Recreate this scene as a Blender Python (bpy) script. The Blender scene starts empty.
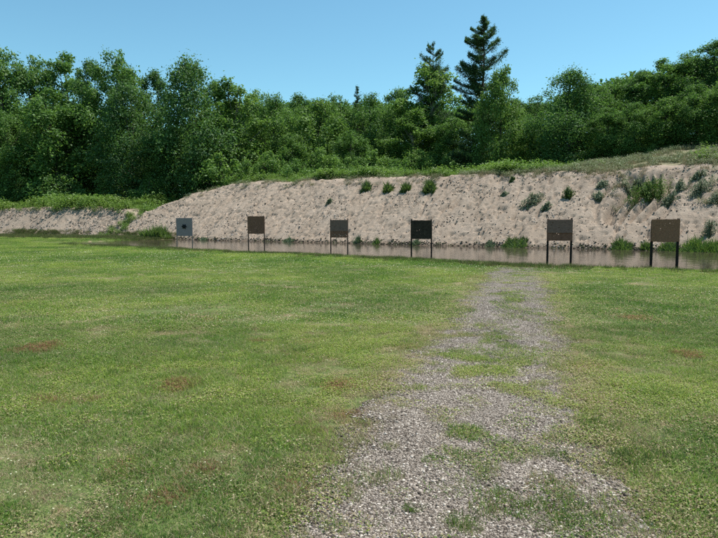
import bpy, math, random
import numpy as np
from mathutils import Vector, Matrix

S = bpy.context.scene
COL = S.collection
R = math.radians
PI = math.pi

# ------------------------------------------------------------------ noise
def _hash(ix, iy, seed):
    h = (ix.astype(np.int64) * 374761393 + iy.astype(np.int64) * 668265263 + seed * 2147483647) & 0xFFFFFFFF
    h = ((h ^ (h >> 13)) * 1274126177) & 0xFFFFFFFF
    h = ((h ^ (h >> 15)) * 2246822519) & 0xFFFFFFFF
    return ((h ^ (h >> 16)) & 0xFFFFFF) / float(0xFFFFFF)

def vnoise(x, y, seed=0):
    x = np.asarray(x, float); y = np.asarray(y, float)
    ix = np.floor(x); iy = np.floor(y)
    fx = x - ix; fy = y - iy
    fx = fx * fx * (3 - 2 * fx); fy = fy * fy * (3 - 2 * fy)
    a = _hash(ix, iy, seed); b = _hash(ix + 1, iy, seed)
    c = _hash(ix, iy + 1, seed); d = _hash(ix + 1, iy + 1, seed)
    return (a * (1 - fx) + b * fx) * (1 - fy) + (c * (1 - fx) + d * fx) * fy

def fbm(x, y, seed=0, octv=4):
    s = 0; a = 1; t = 0
    for i in range(octv):
        s = s + a * vnoise(x * 2 ** i + 17.3 * i, y * 2 ** i - 9.1 * i, seed + i); t += a; a *= .5
    return s / t

def sst(a, b, x):
    t = np.clip((x - a) / (b - a), 0, 1)
    return t * t * (3 - 2 * t)

# ------------------------------------------------------------------ terrain (u runs along the berm, v away from the lawn)
UX, UY = .838, -.545
VX, VY = .545, .838
def uv(x, y): return x * UX + y * UY, x * VX + y * VY
def xy(u, v):
    k = UX * VY - UY * VX
    return (u * VY - v * UY) / k, (v * UX - u * VX) / k

WATER = -.13
def near_edge(u):
    return 23.3 + 1.6 * sst(-18, -34, u) + .9 * (fbm(u * .22, u * 0 + 3, 5, 3) - .5) * 2 - .9 * np.exp(-((u + 8) / 4.0) ** 2) + 1.4 * sst(-2, 3, u)
def foot(u):
    return np.interp(u, [-200, -90, -64, -50, 60], [31, 33, 36, 39.6, 39.9]) + .5 * (fbm(u * .35, u * 0 + 8, 9, 3) - .5) * 2
def crest_h(u):
    c = np.interp(u, [-200, -62, -57, -54.8, -53.7, -50.8, -47.5, -25, -5, 30], [3.4, 3.2, 2.9, 2.2, 3.2, 4.8, 5.65, 5.4, 5.2, 5.0])
    return c + .22 * (fbm(u * .3, u * 0 + 1, 21, 3) - .5) * 2
def face_slope(u):
    return .66 + .16 * sst(-54, -60, u)
GULLY = [(-8.3, .30, .95), (-7.4, .2, .7), (-6.8, .2, .55), (-6.2, .2, .5), (-5.5, .22, .4), (-9.4, .2, .35), (-.6, .25, .45), (.5, .2, .4), (-22.5, .12, .2), (-7.9, .14, .3), (3.2, .3, .4)]
def height(x, y, detail=True):
    u, v = uv(x, y)
    base = .05 * (fbm(x * .35, y * .35, 31, 3) - .5) + .02 * (vnoise(x * 1.4, y * 1.4, 35) - .5)
    Sx = sst(-49, -44, u + 1.5 * (vnoise(v * .4, u * 0, 3) - .5))
    e = near_edge(u)
    base = base - .55 * sst(e - .35, e + 2.6, v) * Sx
    f = foot(u); c = crest_h(u); sl = face_slope(u)
    face = WATER + (v - f) * sl * (1 + .0 * u)
    cv = v - (f + c / sl)                       # distance behind the crest
    plat = c + np.clip(cv, 0, 30) * (.03 + .17 * sst(-24, -4, u)) - np.clip(-cv, 0, 99) * 0 + .25 * (fbm(x * .15, y * .15, 41, 3) - .5) * sst(0, 3, cv)
    k = .35
    h = np.clip(.5 + .5 * (plat - face) / k, 0, 1)
    top = plat * (1 - h) + face * h - k * h * (1 - h)
    on = sst(-.3, .6, v - f) * (1 - sst(-.2, 1.5, cv))
    if detail:
        rill = (fbm(u * 1.3 + .25 * v, v * .22, 51, 4) - .5) * .34
        lump = (fbm(u * 2.6, v * 1.2, 55, 4) - .5) * .10
        pit = np.clip(vnoise(u * 5.0 - v * .8, v * 2.1, 61) - .70, 0, 1) * -1.1 + np.clip(vnoise(u * 6.6 + 40 - v, v * 3.0, 67) - .76, 0, 1) * -1.4
        clod = np.clip(vnoise(u * 4.3 + 9, v * 4.3, 71) - .8, 0, 1) * .7
        g = 0
        for gu, w, dep in GULLY:
            uu = gu + .3 * np.sin(v * 1.3 + gu) + (v - 44) * .08
            rel = (v - f) / (c / sl)
            g = g - dep * np.exp(-((u - uu) / w) ** 2) * sst(.26, .42, rel) * (1 - sst(.9, 1.02, rel))
        top = top + on * (rill + lump + pit + clod + g)
        top = top + sst(0, 1, cv) * (fbm(x * .8, y * .8, 77, 3) - .5) * .25
    k = .12
    h = np.clip(.5 + .5 * (top - base) / k, 0, 1)
    return base * (1 - h) + top * h + k * h * (1 - h)
def hz(x, y): return float(height(np.array([x * 1.0]), np.array([y * 1.0]))[0])

# ------------------------------------------------------------------ camera
FPX, HOR, CAMZ = 622.0, 48.0, 1.6
TH = math.atan(HOR / FPX)
def ray(px, py):
    a = (px - 359) / FPX; b = (269 - py) / FPX
    d = Vector((a, math.cos(TH) + b * math.sin(TH), -math.sin(TH) + b * math.cos(TH)))
    return d / d.y
def at(px, py, d):
    r = ray(px, py); return Vector((0, 0, CAMZ)) + r * d
def hit(px, py, d0=2.5, d1=150):
    r = ray(px, py); ds = np.arange(d0, d1, .05)
    h = height(r.x * ds, ds)
    z = CAMZ + r.z * ds
    i = np.argmax(h >= z)
    return Vector((r.x * ds[i], ds[i], h[i]))

cam_d = bpy.data.cameras.new('camera'); cam = bpy.data.objects.new('camera', cam_d); COL.objects.link(cam)
cam.location = (0, 0, CAMZ); cam.rotation_euler = (PI / 2 - TH, 0, 0)
cam_d.sensor_width = 36; cam_d.lens = FPX / 718 * 36; cam_d.clip_end = 4000; cam_d.clip_start = .05
S.camera = cam

# ------------------------------------------------------------------ light
SUN_EL, SUN_DIR = R(65), Vector((.80, .36, 0)).normalized()
az = math.atan2(SUN_DIR.x, SUN_DIR.y)      # clockwise from +Y
w = bpy.data.worlds.new("World"); S.world = w; w.use_nodes = True
nt = w.node_tree; nt.nodes.clear()
sky = nt.nodes.new('ShaderNodeTexSky'); sky.sky_type = 'NISHITA'; sky.sun_disc = False
sky.sun_elevation = SUN_EL; sky.sun_rotation = az; sky.air_density = 1.0; sky.dust_density = .35; sky.ozone_density = .55; sky.altitude = 300
bg = nt.nodes.new('ShaderNodeBackground'); bg.inputs[1].default_value = .11
ow = nt.nodes.new('ShaderNodeOutputWorld')
tn = nt.nodes.new('ShaderNodeMixRGB'); tn.blend_type = 'MULTIPLY'; tn.inputs[0].default_value = 1; tn.inputs[2].default_value = (.62, .93, .89, 1)   # the cyan cast of the phone camera
nt.links.new(sky.outputs[0], tn.inputs[1]); nt.links.new(tn.outputs[0], bg.inputs[0]); nt.links.new(bg.outputs[0], ow.inputs[0])
sl = bpy.data.lights.new('sun', 'SUN'); sl.energy = 4.8; sl.angle = R(.53); sl.color = (1, .955, .89)
so = bpy.data.objects.new('sun', sl); COL.objects.link(so)
sd = Vector((SUN_DIR.x * math.cos(SUN_EL), SUN_DIR.y * math.cos(SUN_EL), math.sin(SUN_EL)))
so.rotation_euler = sd.to_track_quat('Z', 'Y').to_euler(); so.location = (0, 0, 60)
S.view_settings.view_transform = 'Standard'; S.view_settings.look = 'None'; S.view_settings.gamma = 1
S.view_settings.exposure = 0.7; S.view_settings.use_curve_mapping = False
try:
    S.cycles.max_bounces = 6; S.cycles.diffuse_bounces = 3; S.cycles.transmission_bounces = 4; S.cycles.use_denoising = False
    S.cycles.caustics_reflective = False; S.cycles.caustics_refractive = False
except Exception: pass

# ------------------------------------------------------------------ materials
class N:
    def __init__(s, name):
        s.m = bpy.data.materials.new(name); s.m.use_nodes = True; s.t = s.m.node_tree; s.t.nodes.clear()
        s.out = s.t.nodes.new('ShaderNodeOutputMaterial')
    def n(s, typ, ins=None, **kw):
        x = s.t.nodes.new('ShaderNode' + typ)
        for k, v in kw.items(): setattr(x, k, v)
        for k, v in (ins or {}).items():
            if isinstance(v, bpy.types.NodeSocket): s.t.links.new(v, x.inputs[k])
            else: x.inputs[k].default_value = v
        return x
    def pos(s):
        return s.n('NewGeometry').outputs['Position']
    def noise(s, scale, detail=4, rough=.55, vec=None, dist=0):
        return s.n('TexNoise', {'Vector': vec or s.pos(), 'Scale': scale, 'Detail': detail, 'Roughness': rough, 'Distortion': dist}).outputs['Fac']
    def ramp(s, fac, stops, interp='LINEAR'):
        r = s.n('ValToRGB', {'Fac': fac}); cr = r.color_ramp; cr.interpolation = interp
        while len(cr.elements) < len(stops): cr.elements.new(.5)
        for e, (p, c) in zip(cr.elements, stops):
            e.position = p; e.color = (*c, 1) if len(c) == 3 else c
        return r.outputs[0]
    def mix(s, f, a, b, mode='MIX'):
        x = s.n('MixRGB', blend_type=mode)
        for k, v in (('Fac', f), ('Color1', a), ('Color2', b)):
            if isinstance(v, bpy.types.NodeSocket): s.t.links.new(v, x.inputs[k])
            else: x.inputs[k].default_value = (*v, 1) if isinstance(v, tuple) and len(v) == 3 else v
        return x.outputs[0]
    def attr(s, name, typ='GEOMETRY'):
        return s.n('Attribute', attribute_name=name, attribute_type=typ).outputs['Fac']
    def math(s, op, a, b=0.0, c=0.0):
        x = s.n('Math', operation=op, use_clamp=False)
        for i, v in enumerate((a, b, c)):
            if isinstance(v, bpy.types.NodeSocket): s.t.links.new(v, x.inputs[i])
            else: x.inputs[i].default_value = v
        return x.outputs[0]
    def bump(s, h, strength=.5, dist=.02):
        return s.n('Bump', {'Height': h, 'Strength': strength, 'Distance': dist}).outputs[0]
    def surf(s, color, rough=.9, spec=.2, normal=None, metal=0):
        i = {'Base Color': color if isinstance(color, bpy.types.NodeSocket) else (*color, 1), 'Roughness': rough, 'Specular IOR Level': spec, 'Metallic': metal}
        if normal is not None: i['Normal'] = normal
        p = s.n('BsdfPrincipled', i); s.t.links.new(p.outputs[0], s.out.inputs[0]); return s.m
    def leaf(s, color, trans=.35, gloss=.03, rough=.6, tcol=None):
        d = s.n('BsdfDiffuse', {'Color': color}); t = s.n('BsdfTranslucent', {'Color': tcol or color})
        m = s.n('MixShader', {0: trans, 1: d.outputs[0], 2: t.outputs[0]})
        g = s.n('BsdfGlossy', {'Color': (1, 1, 1, 1), 'Roughness': rough})
        m2 = s.n('MixShader', {0: gloss, 1: m.outputs[0], 2: g.outputs[0]})
        s.t.links.new(m2.outputs[0], s.out.inputs[0]); return s.m

def mat_leaf(name, stops, trans=.45, gloss=.02):
    k = N(name); v = k.attr('var')
    rnd = k.n('ObjectInfo').outputs['Random']
    f = k.math('ADD', k.math('MULTIPLY', v, .8), k.math('MULTIPLY', rnd, .2))
    c = k.ramp(f, stops)
    tc = k.mix(.4, c, (.13, .25, .03))
    return k.leaf(c, trans, gloss, tcol=tc)
M = {}
M['leaf_mid'] = mat_leaf('leaf_mid', [(0, (.042, .105, .022)), (.5, (.086, .185, .036)), (1, (.175, .305, .062))])
M['leaf_dark'] = mat_leaf('leaf_dark', [(0, (.028, .080, .023)), (.5, (.062, .148, .036)), (1, (.132, .250, .060))])
M['leaf_light'] = mat_leaf('leaf_light', [(0, (.055, .125, .024)), (.5, (.115, .218, .040)), (1, (.200, .310, .066))])
M['needle'] = mat_leaf('needle', [(0, (.022, .060, .030)), (.5, (.050, .112, .044)), (1, (.100, .180, .060))], .25, .02)
M['weed'] = mat_leaf('weed_leaf', [(0, (.050, .100, .016)), (.5, (.115, .200, .030)), (1, (.21, .29, .055))])
M['sage'] = mat_leaf('sage_leaf', [(0, (.070, .095, .045)), (.5, (.150, .180, .090)), (1, (.28, .30, .17))], .2, .03)
M['reed'] = mat_leaf('reed_leaf', [(0, (.035, .065, .014)), (.5, (.085, .140, .028)), (1, (.160, .210, .055))])
k = N('bark'); n_ = k.noise(6, 5, .6)
M['bark'] = k.surf(k.ramp(n_, [(.3, (.045, .036, .028)), (.7, (.15, .13, .11))]), .95, .1, k.bump(n_, .5, .03))
k = N('pale_bark'); n_ = k.noise(5, 5, .6)
M['bark_pale'] = k.surf(k.ramp(n_, [(.3, (.10, .09, .075)), (.7, (.30, .28, .25))]), .9, .1)

# grass blades: 'var' per blade on the mesh, 'dry' and 'tint' per tuft on the scattered points
def mat_grass(name, stops, straw=(.52, .45, .27)):
    k = N(name); red = k.attr('red', 'INSTANCER'); v = k.attr('var'); dry = k.attr('dry', 'INSTANCER'); tint = k.attr('tint', 'INSTANCER')
    c = k.ramp(k.math('ADD', k.math('MULTIPLY', v, .55), k.math('MULTIPLY', tint, .45)), stops)
    v2 = k.n('TexWhiteNoise', {'W': v}, noise_dimensions='1D').outputs['Value']
    isdry = k.math('LESS_THAN', v2, dry)
    sc = k.mix(v, straw, (.22, .145, .085)); sc = k.mix(red, sc, k.mix(v, (.36, .185, .10), (.20, .10, .058)))
    c = k.mix(isdry, c, sc)
    return k.leaf(c, .48, .015, .6)
M['grass'] = mat_grass('lawn_grass', [(0, (.043, .118, .017)), (.4, (.102, .212, .028)), (.7, (.200, .315, .044)), (1, (.38, .45, .09))])
M['grass_long'] = mat_grass('long_grass', [(0, (.035, .070, .014)), (.5, (.080, .125, .025)), (1, (.150, .190, .050))], (.26, .22, .12))
M['clover'] = mat_grass('clover', [(0, (.052, .125, .018)), (.5, (.140, .240, .032)), (1, (.36, .42, .075))])
M['hillgrass'] = mat_grass('hill_grass', [(0, (.070, .085, .035)), (.5, (.150, .165, .075)), (1, (.27, .27, .15))], (.36, .31, .20))
k = N('petal'); M['petal'] = k.surf((.66, .66, .46), .8, .1)

k = N('lawn_soil'); a = k.noise(1.3, 5, .65); b = k.noise(9, 6, .7); c_ = k.noise(70, 3, .6)
g = k.ramp(k.mix(.6, b, c_), [(.32, (.035, .045, .018)), (.5, (.080, .115, .034)), (.68, (.20, .21, .08))])
s_ = k.ramp(c_, [(.3, (.07, .052, .034)), (.5, (.20, .155, .095)), (.7, (.40, .33, .22))])
red = k.ramp(k.noise(1.1, 4, .6, dist=.4), [(.56, (0, 0, 0)), (.68, (.8, .8, .8))])
s_ = k.mix(red, s_, (.20, .105, .060))
c1 = k.mix(k.ramp(a, [(.54, (0, 0, 0)), (.62, (1, 1, 1))]), g, s_)
M['lawn'] = k.surf(c1, .95, .1, k.bump(k.mix(.5, b, c_), .8, .02))

def gravel_color(k, scale=55):
    v = k.n('TexVoronoi', {'Vector': k.pos(), 'Scale': scale, 'Randomness': 1})
    sep = k.n('SeparateColor', {0: v.outputs['Color']}).outputs[0]
    return k.ramp(sep, [(0, (.06, .05, .045)), (.25, (.12, .10, .09)), (.55, (.19, .165, .15)), (.8, (.28, .25, .235)), (1, (.5, .47, .45))]), v.outputs['Distance']
k = N('path_gravel'); gc, gd = gravel_color(k)
nz = k.noise(1.7, 4, .6); cc = k.mix(k.ramp(nz, [(.45, (0, 0, 0)), (.7, (.75, .75, .75))]), gc, (.20, .165, .125))
M['path'] = k.surf(cc, .9, .2, k.bump(k.math('MULTIPLY', gd, -1), .9, .02))
k = N('pebble'); v = k.attr('var'); tint = k.attr('tint', 'INSTANCER')
cc = k.ramp(v, [(0, (.042, .032, .024)), (.30, (.120, .096, .075)), (.62, (.220, .183, .148)), (.88, (.34, .295, .248)), (1, (.55, .49, .42))])
M['pebble'] = k.surf(cc, .8, .25)

k = N('sand'); a = k.noise(.5, 5, .6); b = k.noise(6, 6, .75); c_ = k.noise(22, 4, .7)
base = k.ramp(a, [(.3, (.292, .232, .178)), (.7, (.358, .294, .234))])
fine = k.ramp(b, [(.28, (.30, .26, .23)), (.44, (.92, .90, .88)), (.75, (1.12, 1.1, 1.08))])
fleck = k.ramp(c_, [(.30, (.5, .45, .42)), (.4, (1, 1, 1)), (.68, (1, 1, 1)), (.78, (1.4, 1.4, 1.38))])
cc = k.mix(1, k.mix(.7, base, fine, 'MULTIPLY'), fleck, 'MULTIPLY')
z_ = k.n('SeparateXYZ', {0: k.pos()}).outputs[2]
wet = k.ramp(k.math('ADD', z_, k.math('MULTIPLY', b, .25)), [(.02, (1, 1, 1)), (.26, (0, 0, 0))])   # damp sand just above the water
cc = k.mix(k.math('MULTIPLY', wet, .85), cc, (.095, .070, .050))
M['sand'] = k.surf(cc, .95, .1, k.bump(k.mix(.5, b, c_), .9, .12))
k = N('clod'); v = k.attr('var')
M['clod'] = k.surf(k.ramp(v, [(0, (.035, .026, .02)), (.5, (.11, .085, .068)), (.8, (.30, .25, .21)), (1, (.55, .50, .46))]), .95, .1)
k = N('damp_clod'); v = k.attr('var'); M['damp'] = k.surf(k.ramp(v, [(0, (.025, .020, .014)), (.7, (.07, .055, .035)), (1, (.07, .08, .03))]), .8, .2)
k = N('hill_soil'); a = k.noise(.5, 5, .65); b = k.noise(3, 6, .7)
cc = k.mix(k.ramp(a, [(.4, (0, 0, 0)), (.6, (1, 1, 1))]), k.ramp(b, [(.3, (.06, .07, .03)), (.7, (.16, .16, .08))]), k.ramp(b, [(.3, (.15, .13, .08)), (.7, (.32, .275, .19))]))
M['hill'] = k.surf(cc, .95, .1, k.bump(b, .8, .1))
k = N('murky_water'); b = k.noise(3.5, 3, .5); mp = k.n('Mapping', {'Vector': k.pos(), 'Scale': (1, .5, 1)}).outputs[0]
b = k.noise(2.2, 3, .5, vec=mp)
M['water'] = k.surf((.050, .038, .028), .08, .34, k.bump(b, .42, .03))

# ------------------------------------------------------------------ mesh helpers
def mesh_np(name, V, F, mats, attrs=None, smooth=False, matidx=None):
    """V (n,3); F list of arrays (each m x 3 or m x 4)"""
    if not isinstance(F, (list, tuple)): F = [F]
    F = [f for f in F if len(f)]
    me = bpy.data.meshes.new(name)
    V = np.asarray(V, np.float32)
    tot = np.concatenate([np.full(len(f), f.shape[1], np.int32) for f in F])
    loops = np.concatenate([f.ravel() for f in F]).astype(np.int32)
    me.vertices.add(len(V)); me.vertices.foreach_set('co', V.ravel())
    me.loops.add(len(loops)); me.loops.foreach_set('vertex_index', loops)
    me.polygons.add(len(tot))
    st = np.zeros(len(tot), np.int32); st[1:] = np.cumsum(tot)[:-1]
    me.polygons.foreach_set('loop_start', st)
    if smooth: me.polygons.foreach_set('use_smooth', np.ones(len(tot), bool))
    for m in mats: me.materials.append(m)
    if matidx is not None: me.polygons.foreach_set('material_index', matidx.astype(np.int32))
    for nm, arr in (attrs or {}).items():
        at_ = me.attributes.new(nm, 'FLOAT', 'POINT'); at_.data.foreach_set('value', np.asarray(arr, np.float32))
    me.update(calc_edges=True)
    return me
def link(name, me, parent=None, loc=None):
    o = bpy.data.objects.new(name, me); COL.objects.link(o)
    if parent: o.parent = parent
    if loc is not None: o.location = loc
    return o
def tag(o, label=None, cat=None, group=None, kind=None):
    if label: o['label'] = label
    if cat: o['category'] = cat
    if group: o['group'] = group
    if kind: o['kind'] = kind
    return o

def tube(P, rad, seg=8):
    P = [Vector(p) for p in P]; vs = []; fs = []
    for i, p in enumerate(P):
        t = (P[min(i + 1, len(P) - 1)] - P[max(i - 1, 0)]).normalized()
        a = t.orthogonal().normalized() if i == 0 else (a - t * a.dot(t)).normalized()
        b = t.cross(a)
        for j in range(seg):
            q = 2 * PI * j / seg
            vs.append(p + (a * math.cos(q) + b * math.sin(q)) * rad[i])
    for i in range(len(P) - 1):
        for j in range(seg):
            fs.append((i * seg + j, i * seg + (j + 1) % seg, (i + 1) * seg + (j + 1) % seg, (i + 1) * seg + j))
    return np.array([tuple(v) for v in vs]), np.array(fs)
def join(parts):
    V = []; F = []; o = 0
    for v, f in parts:
        V.append(v); F.append(f + o); o += len(v)
    return np.concatenate(V), np.concatenate(F)

def leaves(P, Nrm, size, rng, aspect=.55):
    """one bent diamond card per point"""
    n = len(P)
    r = rng.normal(size=(n, 3)); t = np.cross(Nrm, r); t /= np.linalg.norm(t, axis=1)[:, None] + 1e-9
    b = np.cross(Nrm, t)
    s = size * rng.uniform(.6, 1.35, n)[:, None]
    v = np.empty((n, 4, 3))
    v[:, 0] = P - t * s * .5; v[:, 1] = P + b * s * .5 * aspect + Nrm * s * .08; v[:, 2] = P + t * s * .5; v[:, 3] = P - b * s * .5 * aspect + Nrm * s * .08
    F = np.arange(n * 4).reshape(n, 4)
    return v.reshape(-1, 3), F

# ------------------------------------------------------------------ ground sheets
def spaced(*segs):
    out = []
    for a, b, st in segs: out += list(np.arange(a, b - 1e-6, st))
    return np.array(out + [segs[-1][1]])
us = spaced((-900, -300, 100), (-300, -130, 15), (-130, -76, 1.0), (-76, -56, .2), (-56, 14, .09), (14, 40, .5), (40, 120, 8), (120, 900, 97.5))
vs_ = spaced((-700, -100, 100), (-100, -10, 10), (-10, 30, .3), (30, 38.6, .25), (38.6, 48.6, .09), (48.6, 56, .25), (56, 90, 1.0), (90, 150, 6), (150, 1350, 100))
U, Vv = np.meshgrid(us, vs_, indexing='ij')
X, Y = xy(U, Vv); Z = height(X, Y)
# soften the sharp far field
nu, nv = U.shape
VV = np.stack([X, Y, Z], -1).reshape(-1, 3)
idx = np.arange(nu * nv).reshape(nu, nv)
F = np.stack([idx[:-1, :-1], idx[1:, :-1], idx[1:, 1:], idx[:-1, 1:]], -1).reshape(-1, 4)
uc = ((U[:-1, :-1] + U[1:, 1:]) / 2).ravel(); vc = ((Vv[:-1, :-1] + Vv[1:, 1:]) / 2).ravel()
fc = foot(uc); cc_ = fc + crest_h(uc) / face_slope(uc)
is_lawn = vc < fc - .6
is_sand = (~is_lawn) & (vc < cc_ + 1.1 + 1.2 * fbm(uc * .5, vc * .5, 91, 3))
is_bank = is_sand & (uc < -53)
is_berm = is_sand & ~is_bank
for nm, msk, mt, lab, cat in (('lawn', is_lawn, 'lawn', 'mown weedy lawn of the shooting range', 'lawn'),
                    ('sand_berm', is_berm, 'sand', 'tall pitted sand berm behind the target stands', 'berm'),
                    ('sandy_bank', is_bank, 'sand', 'low pale sandy bank left of the tall berm', 'bank'),
                    ('hillside', ~(is_lawn | is_sand), 'hill', 'wooded ground rising behind the berm', 'hillside')):
    f = F[msk]; used = np.unique(f); remap = np.zeros(nu * nv, np.int64); remap[used] = np.arange(len(used))
    o = link(nm, mesh_np(nm, VV[used], remap[f], [M[mt]], smooth=True)); tag(o, lab, cat, kind='structure')
# water
wu = spaced((-50, 60, 2.0)); wv = spaced((21, 42, 1.5))
A, B = np.meshgrid(wu, wv, indexing='ij'); wx, wy = xy(A, B)
i2 = np.arange(A.size).reshape(A.shape)
o = link('water', mesh_np('water', np.stack([wx, wy, np.full(A.shape, WATER)], -1).reshape(-1, 3), np.stack([i2[:-1, :-1], i2[1:, :-1], i2[1:, 1:], i2[:-1, 1:]], -1).reshape(-1, 4), [M['water']]))
tag(o, 'still murky water between the lawn and the sand berm', 'water', kind='structure')

# gravel path
def path_c(y): return np.interp(y, [-6, 0, 3.14, 5.56, 9.1, 18.4, 23], [-1.2, -.05, .60, 1.10, 2.10, 4.65, 6.0])
ISL = [(*hit(a, b, 2.3)[:2], c, d) for a, b, c, d in ((465, 435, .17, .16), (508, 450, .20, .17), (463, 458, .09, .09), (570, 441, .15, .10), (487, 486, .11, .13), (492, 501, .09, .07), (515, 511, .14, .09),
        (463, 526, .09, .06), (410, 511, .04, .04), (522, 390, .22, .25), (497, 372, .12, .3), (500, 340, .22, 1.0), (515, 312, .28, 1.5), (520, 424, .12, .12), (560, 405, .14, .2), (440, 420, .06, .08), (437, 484, .06, .05), (545, 488, .07, .07))]
def path_mask(x, y):
    """1 inside the gravel, falling to 0 over a ragged edge"""
    x = np.asarray(x, float); y = np.asarray(y, float)
    hw = np.interp(y, [0, 2.5, 3.14, 4.2, 5.56, 9.1, 18.4, 23], [.78, .78, .81, .82, .87, .80, .76, .6])
    d = np.abs(x - path_c(y)) / hw
    d = d + .20 * (fbm(x * 1.3, y * 1.1, 101, 4) - .5) * 2 + .16 * (fbm(x * 7, y * 6, 103, 2) - .5) * 2
    m = 1 - sst(.68, 1.22, d)
    strip = np.exp(-((x - path_c(y) - .05) / .26) ** 2) * sst(4.5, 9, y) * .4
    isl = sst(.62, .70, fbm(x * 2.6, y * 2.2, 107, 4) + strip * .30)
    rag = (fbm(x * 9, y * 9, 109, 3) - .5) * 1.1
    for ix, iy, rx, ry in ISL:
        isl = np.maximum(isl, .92 * sst(1.25, .65, np.hypot((x - ix) / rx, (y - iy) / ry) + rag))
    far = sst(13, 22, y) * .55
    return m * (1 - .85 * isl) * (1 - far)
px_ = np.arange(-3.2, 7.6, .045); py_ = np.arange(-3, 22.6, .045)
A, B = np.meshgrid(px_, py_, indexing='ij')
zz = height(A, B) + .008
i2 = np.arange(A.size).reshape(A.shape)
F2 = np.stack([i2[:-1, :-1], i2[1:, :-1], i2[1:, 1:], i2[:-1, 1:]], -1).reshape(-1, 4)
mk = (path_mask(A, B) > .30 + .30 * (vnoise(A * 9, B * 9, 113) - .5))[:-1, :-1].ravel()
f = F2[mk]; used = np.unique(f); remap = np.zeros(A.size, np.int64); remap[used] = np.arange(len(used))
VP = np.stack([A, B, zz], -1).reshape(-1, 3)
tag(link('gravel_path', mesh_np('gravel_path', VP[used], remap[f], [M['path']], smooth=True)), 'worn grey gravel path through the lawn', 'path', kind='structure')

# ------------------------------------------------------------------ scatter of "stuff" by geometry nodes
def hidden_collection(name, meshes):
    c = bpy.data.collections.new(name)
    for i, me in enumerate(meshes):
        c.objects.link(bpy.data.objects.new('%s_%02d' % (name, i), me))
    return c
def scatter(name, label, cat, P, idx_, rotz, scl, coll, attrs=None, tilt=None):
    n = len(P)
    me = bpy.data.meshes.new(name + '_points'); me.vertices.add(n); me.vertices.foreach_set('co', np.asarray(P, np.float32).ravel())
    def add(nm, typ, arr, key='value'):
        a_ = me.attributes.new(nm, typ, 'POINT'); a_.data.foreach_set(key, arr)
    add('pick', 'INT', np.asarray(idx_, np.int32))
    rot = np.zeros((n, 3), np.float32); rot[:, 2] = rotz
    if tilt is not None: rot[:, :2] = tilt
    add('rot', 'FLOAT_VECTOR', rot.ravel(), 'vector')
    sc = np.asarray(scl, np.float32)
    if sc.ndim == 1: sc = np.repeat(sc[:, None], 3, 1)
    add('scl', 'FLOAT_VECTOR', sc.ravel(), 'vector')
    for k_, v_ in (attrs or {}).items(): add(k_, 'FLOAT', np.asarray(v_, np.float32))
    o = link(name, me)
    g = bpy.data.node_groups.new(name, 'GeometryNodeTree')
    g.interface.new_socket('Geometry', in_out='INPUT', socket_type='NodeSocketGeometry')
    g.interface.new_socket('Geometry', in_out='OUTPUT', socket_type='NodeSocketGeometry')
    gi = g.nodes.new('NodeGroupInput'); go = g.nodes.new('NodeGroupOutput')
    ip = g.nodes.new('GeometryNodeInstanceOnPoints'); ci = g.nodes.new('GeometryNodeCollectionInfo')
    ci.inputs['Collection'].default_value = coll; ci.inputs['Separate Children'].default_value = True; ci.inputs['Reset Children'].default_value = True
    ip.inputs['Pick Instance'].default_value = True
    def na(nm, dt):
        x = g.nodes.new('GeometryNodeInputNamedAttribute'); x.data_type = dt; x.inputs['Name'].default_value = nm; return x.outputs['Attribute']
    L = g.links.new
    L(gi.outputs[0], ip.inputs['Points']); L(ci.outputs[0], ip.inputs['Instance'])
    L(na('pick', 'INT'), ip.inputs['Instance Index']); L(na('scl', 'FLOAT_VECTOR'), ip.inputs['Scale'])
    er = g.nodes.new('FunctionNodeEulerToRotation'); L(na('rot', 'FLOAT_VECTOR'), er.inputs[0]); L(er.outputs[0], ip.inputs['Rotation'])
    L(ip.outputs[0], go.inputs[0])
    md = o.modifiers.new('scatter', 'NODES'); md.node_group = g
    tag(o, label, cat, kind='stuff')
    return o

def blades(rng, n, rad, hmin, hmax, wid, lean=.5, flat=False):
    """tuft of n bent blades: quad + tip triangle each"""
    r = rad * np.sqrt(rng.uniform(0, 1, n)); a = rng.uniform(0, 2 * PI, n)
    bx, by = r * np.cos(a), r * np.sin(a)
    h = rng.uniform(hmin, hmax, n) * rng.uniform(.6, 1, n); da = rng.uniform(0, 2 * PI, n); L = h * lean * rng.uniform(.2, 1.6, n)
    dx, dy = np.cos(da), np.sin(da); wa = rng.uniform(0, 2 * PI, n); wx, wy = np.cos(wa) * wid / 2, np.sin(wa) * wid / 2
    V = np.zeros((n, 5, 3))
    V[:, 0] = np.stack([bx - wx, by - wy, -.01 + 0 * h], -1); V[:, 1] = np.stack([bx + wx, by + wy, -.01 + 0 * h], -1)
    mx, my, mz = bx + dx * L * .35, by + dy * L * .35, h * .6
    V[:, 2] = np.stack([mx + wx * .8, my + wy * .8, mz], -1); V[:, 3] = np.stack([mx - wx * .8, my - wy * .8, mz], -1)
    V[:, 4] = np.stack([bx + dx * L, by + dy * L, h], -1)
    i = np.arange(n)[:, None] * 5
    Q = i + np.array([[0, 1, 2, 3]]); T = i + np.array([[3, 2, 4]])
    var = np.repeat(rng.uniform(0, 1, n), 5)
    return V.reshape(-1, 3), [Q, T], var
def blade_mesh(name, mat, seed, *a, **kw):
    rng = np.random.default_rng(seed); V, F_, var = blades(rng, *a, **kw)
    return mesh_np(name, V, F_, [mat], {'var': var})
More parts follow.
